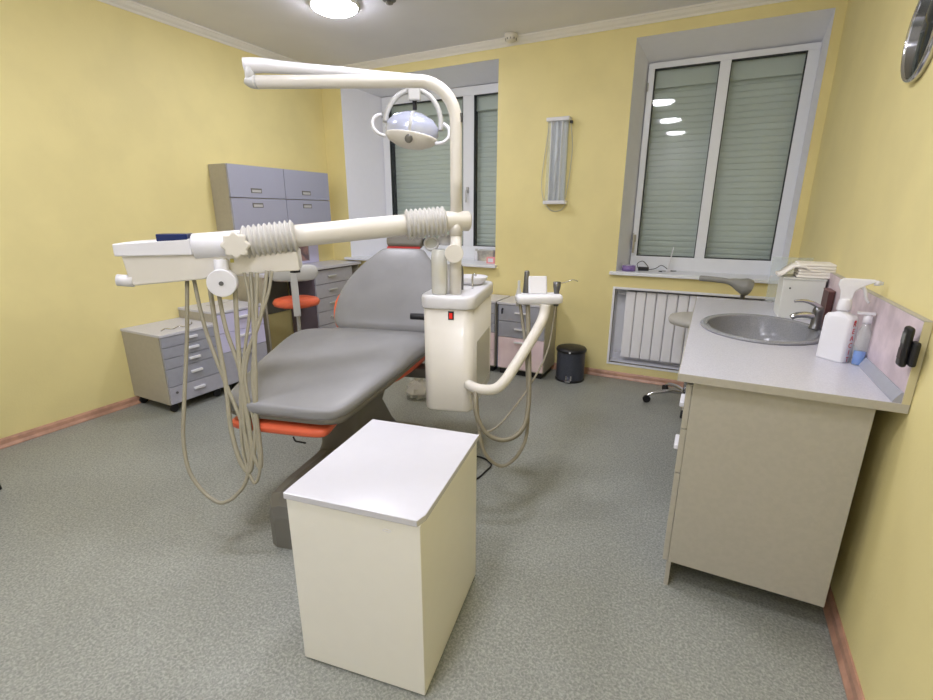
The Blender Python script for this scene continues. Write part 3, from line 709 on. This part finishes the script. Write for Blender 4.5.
obj('side_window', G().box(.1225, .1245, .10, .44, .53, .80).xf(UF), mat('translucent_grey_panel', (226, 224, 214), .15), body, .001)
sw = obj('power_switch', G().box(.0 + .008, .035, -.004, .0, .925, .965).xf(UF), BLACK, t, .001)
obj('switch_light', G().box(.014, .029, -.006, -.004, .931, .957).xf(UF), REDL, sw)
obj('drain_stub', G().lathe([(.032, .47), (.03, .455), (.02, .45)], U(.01, .10, 0)), GPLAS, t)
g = G(); g.rbox((-.22, .34, .545), (.24, .10, .06)); g.xf(UF); obj('mounting_bracket', g, DARK, t, .01)
# bottle holder and cuspidor on top
obj('cuspidor_bowl', G().lathe([(.03, 1.035), (.062, 1.037), (.078, 1.055), (.088, 1.075), (.082, 1.077), (.07, 1.058), (.02, 1.047), (.001, 1.046)], U(.03, .40, 0), seg=40), WPLAS, t)
obj('water_spout', G().tube([U(.03, .19, 1.035), U(.03, .19, 1.13), U(.015, .19, 1.165), U(-.005, .19, 1.19)], .0055, 10, 5), STEEL, t)
obj('cup_filler', G().tube([U(.07, .24, 1.035), U(.07, .24, 1.09), U(.075, .24, 1.105), U(.09, .24, 1.10)], .005, 10, 5), CHROME, t)
obj('clear_water_bottle', G().lathe([(.033, 1.035), (.036, 1.045), (.036, 1.20), (.033, 1.235), (.028, 1.24)], U(-.045, .045, 0), seg=28), CLEARM, t)
c0 = U(-.088, .07, 1.262)
obj('cup_ring', G().lathe([(.027, -.008), (.034, -.01), (.035, .008), (.028, .01), (.027, -.008)], c0, seg=28, axis=(.35, -.75, .55), cap=False), WPLAS, t)
obj('ring_glass', G().lathe([(.027, -.002), (.027, .002)], c0, seg=24, axis=(.35, -.75, .55)), CLEARM, t)
obj('bowl_rinse_hood', G().lathe([(.001, -.02), (.02, -.018), (.032, -.006), (.035, .01), (.026, .026), (.001, .034)], U(-.035, .12, 1.272), seg=24, sx=1.1), WPLAS, t)
obj('thin_post', G().tube([U(-.01, .07, 1.035), U(-.012, .075, 1.14), U(-.008, .08, 1.17)], .011, 12, 4), WPLAS, t)
# main post
PX, PY = -1.05, 1.965
obj('post', G().cyl((PX + .01, PY - .03, 1.03), (PX + .005, PY - .015, 1.33), .027, .027), ENAM, t)
obj('pivot_disc', G().lathe([(.038, -.012), (.042, -.008), (.042, .010), (.039, .013)], (PX + .02, PY - .06, 1.222), seg=36, axis=(.48, -.88, .08)), ENAM, t)
LA = []
P0 = Vector((PX, PY, 1.40)); end = Vector((-1.812, 1.60, 1.932))
dirh = Vector((-.904, -.428, 0)).normalized(); rb = .155; zt = 1.932
LA = [Vector((PX, PY, 1.38)), Vector((PX, PY, 1.55)), Vector((PX, PY, 1.70))]
for k in range(9):
    a = PI / 2 * k / 8; LA.append(Vector((PX, PY, zt - rb)) + dirh * rb * (1 - math.cos(a)) + Vector((0, 0, rb * math.sin(a))))
LA.append(Vector((PX, PY, zt)) + dirh * .50); LA.append(Vector((PX, PY, zt)) + dirh * .855)
arm = obj('lamp_pole', G().tube(LA, .0265, 20), ENAM, t)
e = LA[-1]
obj('elbow_joint', G().tube([e + dirh * -.01, e + dirh * .015, e + dirh * .035 + Vector((0, 0, .01))], lambda u: .028 - .008 * u, 16, 3).cyl(e + dirh * .02 + Vector((0, 0, -.01)), e + dirh * .02 + Vector((0, 0, .07)), .02), GPLAS, arm)
e2 = e + dirh * .03 + Vector((0, 0, .068))
tipA = Vector((-1.325, 2.08, 1.995))
obj('upper_arm', G().tube([e2 + Vector((-.012, 0, -.004)), e2 + (tipA - e2) * .08, e2 + (tipA - e2) * .16, e2 + (tipA - e2) * .3, e2 + (tipA - e2) * .7, tipA], lambda u: .030 - .010 * min(1, max(0, (u - .1)) * 1.3), 18, 4), WPLAS, arm)
# operating lamp
LX, LY = -1.318, 2.06
head = obj('lamp_head', G().lathe([(.001, .0), (.05, .004), (.09, .022), (.112, .055), (.108, .085), (.085, .11), (.045, .128), (.001, .134)], (0, 0, -.067), seg=36, sx=1.0, sy=.72), SILV, arm)
head.scale = (1.12, 1.12, 1.15); head.location = (LX - .01, LY - .01, 1.775); head.rotation_euler = (math.radians(-8), math.radians(8), math.radians(26))
obj('lamp_band', G().lathe([(.001, 0), (.0525, .003), (.0925, .021), (.1145, .055), (.1105, .086), (.087, .112), (.046, .13), (.001, .136)], (0, 0, -.067), seg=36, sx=.2, sy=.735), GPLAS, head)
obj('lamp_lower_shell', G().lathe([(.001, -.004), (.054, .000), (.094, .018), (.110, .036), (.110, .041), (.095, .036), (.001, .02)], (0, 0, -.069), seg=36, sy=.75), ENAM, head)
obj('lamp_knob', G().lathe([(.016, 0), (.016, .012), (.010, .014), (.001, .014)], (0, -.066, -.052), axis=(0, -1, -.5)), DARK, head)
yk = []
for k in range(13):
    a = PI * k / 12; yk.append((.118 * math.cos(a), 0, .012 + .142 * math.sin(a)))
obj('yoke', G().tube(yk, .010, 12, 3), GPLAS, head)
for s in (-1, 1):
    hp = [(s * .105, -.02, -.045), (s * .135, -.035, -.042), (s * .158, -.04, -.02), (s * .155, -.04, .012), (s * .13, -.03, .032)]
    obj('grip_handle', G().tube(hp, .007, 10, 4), WPLAS, head)
obj('hanger', G().rbox((LX, LY, 1.935), (.055, .04, .075), rz=.45).cyl((LX, LY, 1.94), (-1.325, 2.075, 2.0), .02), GPLAS, arm, .006)
obj('hanger_pin', G().cyl((LX, LY, 1.86), (LX, LY, 1.90), .010), BLACK, arm)
obj('pole_clip', G().rbox((PX + .025, PY, 1.79), (.012, .012, .035)), STEEL, arm, .002)
# horizontal instrument arm
a0 = Vector((-1.012, 1.995, 1.363)); a1 = Vector((-1.085, 1.932, 1.363)); a2 = Vector((-1.224, 1.808, 1.347)); a3 = Vector((-1.568, 1.499, 1.304)); a4 = Vector((-1.719, 1.362, 1.279)); a5 = Vector((-1.856, 1.239, 1.266))
jt = obj('arm_joint', G().tube([a0 + Vector((.012, .009, 0)), a0 + Vector((.006, .004, 0)), a1, a1.lerp(a2, .2)], lambda u: .044 if u > .05 else .036, 24).cyl((PX + .005, PY - .015, 1.30), (PX + .005, PY - .015, 1.36), .03), ENAM, t)
def bellows(p, q, r, n):
    k = n * 6 + 1; pts = [p.lerp(q, i / (k - 1)) for i in range(k)]
    return G().tube(pts, lambda u: r + .0065 * math.cos(2 * PI * n * u + PI), 28)
obj('bellows', bellows(a1.lerp(a2, .02), a2.lerp(a1, .02), .060, 9), RIB, jt)
obj('swing_arm', G().tube([a2.lerp(a3, -.03), a2.lerp(a3, .1), a3.lerp(a2, .1), a3.lerp(a2, -.03)], .046, 26), ENAM, jt)
obj('bellows', bellows(a3, a4, .062, 10), RIB, jt)
obj('arm_end', G().tube([a4.lerp(a5, -.05), a4.lerp(a5, .5), a5, a5.lerp(a4, -.015)], lambda u: .052 if u < .99 else .048, 24), WPLAS, jt)
# instrument tray in frame along the arm
TF = Matrix.Translation((-1.815, 1.276, 0)) @ Matrix.Rotation(math.radians(42), 4, 'Z')
def K(x, y, z): return TF @ Vector((x, y, z))
g = G()
prof = [(-.312, 1.243), (.335, 1.243), (.338, 1.162), (-.02, 1.144), (-.03, 1.138), (-.285, 1.120), (-.30, 1.13)]
a = [[g.bm.verts.new((x, y, z)) for x, z in prof] for y in (-.025, .17)]
m_ = len(prof)
for i in range(m_): g.face([a[0][i], a[0][(i + 1) % m_], a[1][(i + 1) % m_], a[1][i]])
g.face(a[0][::-1]); g.face(a[1]); g.xf(TF)
con = obj('instrument_console', g, ENAM, t, .006, 3)
g = G(); L_ = [(-.330, 1.236, 1.283), (-.06, 1.236, 1.300)]
a = [[g.bm.verts.new((x, y, z)) for y, z in ((-.038, zb), (-.038, zt_), (.175, zt_), (.175, zb))] for x, zb, zt_ in L_]
for i in range(4): g.face([a[0][i], a[0][(i + 1) % 4], a[1][(i + 1) % 4], a[1][i]])
g.face(a[0][::-1]); g.face(a[1]); g.xf(TF)
obj('console_lid', g, WPLAS, con, .005, 3)
obj('tray_pad', G().box(-.178, -.068, -.0375, .05, 1.290, 1.318).xf(TF), NAVY, con, .003)
g = G(); R = []
for d, rr in ((0, .026), (.008, .050), (.026, .050), (.032, .042)):
    R.append([K(.108 + rr * (1 + .10 * math.cos(8 * 2 * PI * k / 64)) * math.cos(2 * PI * k / 64), -.052 - d, 1.274 + rr * (1 + .10 * math.cos(8 * 2 * PI * k / 64)) * math.sin(2 * PI * k / 64)) for k in range(64)])
g.rings(R); obj('star_knob', g, ENAM, con)
obj('round_knob', G().cyl(K(.040, -.025, 1.128), K(.040, -.085, 1.126), .055, seg=40).cyl(K(.040, -.035, 1.215), K(.040, -.045, 1.16), .028), WPLAS, con, .003)
obj('knob_screw', G().cyl(K(.040, -.085, 1.126), K(.040, -.088, 1.126), .009, seg=12), STEEL, con)
obj('end_knob', G().cyl(K(-.345, -.01, 1.143), K(-.29, -.01, 1.137), .023), WPLAS, con)
g = G()
for k, x in enumerate((.022, .047, .072)): g.box(x, x + .014, -.0265, -.0245, 1.202, 1.218)
obj('scale_marks', g.xf(TF), mat('yellow_marks', (190, 180, 90), .5), con)
obj('corner_foot', G().rbox(K(.315, .02, 1.156), (.03, .03, .014)), BLACK, con)
hoses = [
 [[-1.857, 1.181, 1.134], [-1.832, 1.124, 0.907], [-1.812, 1.059, 0.676], [-1.792, 1.012, 0.503], [-1.742, 0.994, 0.368], [-1.629, 1.019, 0.272], [-1.551, 1.078, 0.33], [-1.54, 1.118, 0.438], [-1.578, 1.14, 0.561], [-1.666, 1.151, 0.734], [-1.769, 1.168, 0.946], [-1.839, 1.198, 1.134]],
 [[-1.782, 1.225, 1.144], [-1.73, 1.189, 0.946], [-1.666, 1.151, 0.734], [-1.625, 1.116, 0.561], [-1.576, 1.1, 0.438], [-1.535, 1.107, 0.391], [-1.534, 1.131, 0.465], [-1.569, 1.157, 0.6], [-1.611, 1.185, 0.754], [-1.651, 1.228, 0.946], [-1.689, 1.278, 1.155]],
 [[-1.75, 1.235, 1.15], [-1.694, 1.207, 0.946], [-1.623, 1.192, 0.792], [-1.566, 1.159, 0.6], [-1.529, 1.133, 0.465], [-1.497, 1.131, 0.407], [-1.501, 1.147, 0.465], [-1.534, 1.175, 0.6], [-1.568, 1.208, 0.754], [-1.583, 1.263, 0.946], [-1.603, 1.318, 1.16]],
 [[-1.649, 1.294, 1.16], [-1.615, 1.272, 1.023], [-1.612, 1.223, 0.87], [-1.604, 1.164, 0.677], [-1.572, 1.118, 0.484], [-1.523, 1.103, 0.365], [-1.501, 1.112, 0.357], [-1.5, 1.135, 0.427], [-1.541, 1.164, 0.58], [-1.596, 1.193, 0.754], [-1.589, 1.247, 0.908], [-1.556, 1.314, 1.062], [-1.554, 1.353, 1.166]],
 [[-1.635, 1.315, 1.16], [-1.59, 1.259, 0.946], [-1.553, 1.203, 0.715], [-1.53, 1.151, 0.522], [-1.531, 1.119, 0.427], [-1.557, 1.125, 0.484], [-1.597, 1.167, 0.677], [-1.604, 1.215, 0.831], [-1.57, 1.281, 0.985], [-1.572, 1.344, 1.166]]]
for h, r in zip(hoses, (.0078, .0095, .0085, .0065, .0085)):
    obj('instrument_hose', G().tube([(x - .057, y + .040, 1.15 - (1.15 - z) * 1.035) for x, y, z in h], r, 12, 6), HOSE, t)
# assistant arm and tray
obj('assistant_arm', G().tube([[-0.95, 1.90, 0.61], [-0.90, 1.85, 0.622], [-0.85, 1.83, 0.626], [-0.79, 1.84, 0.636], [-0.755, 1.865, 0.67], [-0.735, 1.91, 0.715], [-0.697, 2.027, 0.822], [-0.672, 2.085, 0.895], [-0.665, 2.12, 0.94], [-0.663, 2.13, 0.985]], .0245, 18, 5), ENAM, t)
AF = Matrix.Translation((-.705, 2.15, 0)) @ Matrix.Rotation(math.radians(30), 4, 'Z')
def Q(x, y, z): return AF @ Vector((x, y, z))
g = G(); g.rings([[(x, y, z) for x, y in rrect(-.11 + i_, .11 - i_, -.05 + i_, .05 - i_, .02, 4)] for z, i_ in ((.985, .012), (.992, .002), (1.015, 0), (1.025, .004), (1.03, .012))]); g.xf(AF)
at = obj('assistant_tray', g, WPLAS, t)
g = G(); g.prism(rrect(-.045, .045, -.012, .012, .01, 4), 0, .085)
g.xf(AF @ Matrix.Translation((-.005, .0, 1.028)) @ Matrix.Rotation(math.radians(-18), 4, 'X')); obj('control_pad', g, WPLAS, at, .004)
obj('suction_handpiece', G().lathe([(.016, .97), (.018, 1.03), (.014, 1.08), (.012, 1.13), (.009, 1.135)], Q(-.055, .03, 0), seg=18), STEEL, at)
obj('saliva_handpiece', G().lathe([(.012, .97), (.013, 1.03), (.006, 1.06), (.006, 1.09), (.003, 1.092)], Q(-.095, .01, 0), seg=18), GPLAS, at)
sy = obj('air_syringe', G().lathe([(.012, .97), (.013, 1.04), (.018, 1.065), (.018, 1.085), (.001, 1.087)], Q(.085, .0, 0), seg=18), STEEL, at)
obj('syringe_tip', G().tube([Q(.09, 0, 1.075), Q(.13, .0, 1.085), Q(.16, 0, 1.095), Q(.185, 0, 1.088)], .0022, 8, 4), CHROME, sy)
ah = [
 ([[-0.745, 2.11, 0.985], [-0.69, 2.004, 0.742], [-0.65, 1.9, 0.538], [-0.663, 1.841, 0.451], [-0.723, 1.789, 0.421], [-0.795, 1.763, 0.451], [-0.842, 1.764, 0.528], [-0.867, 1.80, 0.60], [-.90, 1.88, .62]], .011),
 ([[-0.785, 2.11, 0.985], [-0.722, 2.046, 0.775], [-0.653, 1.915, 0.482], [-0.658, 1.849, 0.359], [-0.722, 1.794, 0.288], [-0.794, 1.763, 0.341], [-0.837, 1.777, 0.45], [-0.866, 1.81, 0.58], [-.91, 1.89, .60]], .008),
 ([[-0.63, 2.19, 0.985], [-0.632, 2.102, 0.773], [-0.671, 1.977, 0.63], [-0.715, 1.867, 0.538], [-0.762, 1.786, 0.472], [-0.82, 1.76, 0.46], [-.87, 1.80, .52], [-.92, 1.87, .58]], .0045)]
for h, r in ah: obj('suction_hose', G().tube(h, r, 12, 6), mat('dark_hose', (128, 122, 104), .45) if r > .01 else mat('mid_hose', (142, 136, 118), .45), t)
g = G(); g.tube([(-1.20, 2.20, .006), (-1.12, 2.27, .006), (-1.04, 2.28, .006), (-.97, 2.23, .006), (-.97, 2.15, .006), (-.98, 2.06, .006), (-1.02, 1.98, .006)], .005, 8, 8)
tag(obj('floor_cable', g, BLACK), 'thin black cable looping on the floor behind the white foreground cabinet', 'cable')

# black chair at the far left edge (only one foot reaches into the photo)
t = thing('side_chair', 'black chair mostly outside the left edge with one dark leg visible', 'chair', (-3.325, .612, 0), math.radians(10))
obj('seat', G().prism(rrect(-.2, .2, -.2, .2, .05, 4), .44, .48), BLACK, t, .01)
obj('backrest', G().rbox((-.2, 0, .72), (.03, .38, .30)), BLACK, t, .01)
for x in (-.18, .18):
    for y in (-.18, .18):
        obj('leg', G().cyl((x * 1.05, y * 1.05, 0), (x * .9, y * .9, .44), .013), BLACK, t)
obj('back_frame', G().cyl((-.19, -.16, .46), (-.2, -.16, .72), .012).cyl((-.19, .16, .46), (-.2, .16, .72), .012), BLACK, t)

# ------------------------------------------------------------------ camera, world, view
cam = bpy.data.cameras.new('camera'); co = bpy.data.objects.new('camera', cam); C.objects.link(co)
cam.sensor_fit = 'HORIZONTAL'; cam.sensor_width = 36; cam.lens = 36 * 472.634781 / 933; cam.clip_start = .02
yaw, pit, rol = 0.469517624, 0.282930825, 0.00177315207
f = Vector((-math.sin(yaw) * math.cos(pit), math.cos(yaw) * math.cos(pit), -math.sin(pit)))
r = Vector((math.cos(yaw), math.sin(yaw), 0)); u = r.cross(f)
r2 = r * math.cos(rol) + u * math.sin(rol); u2 = u * math.cos(rol) - r * math.sin(rol)
co.matrix_world = Matrix(((r2.x, u2.x, -f.x, 0), (r2.y, u2.y, -f.y, 0), (r2.z, u2.z, -f.z, 1.4), (0, 0, 0, 1)))
sc.camera = co
w = bpy.data.worlds.new('world'); sc.world = w; w.use_nodes = True
w.node_tree.nodes['Background'].inputs[0].default_value = (.02, .025, .03, 1)
w.node_tree.nodes['Background'].inputs[1].default_value = .3
sc.view_settings.view_transform = 'Standard'; sc.view_settings.look = 'None'
sc.view_settings.exposure = 0.74; sc.view_settings.gamma = 1; sc.view_settings.use_curve_mapping = False
sc.cycles.max_bounces = 10; sc.cycles.diffuse_bounces = 6; sc.cycles.transparent_max_bounces = 12
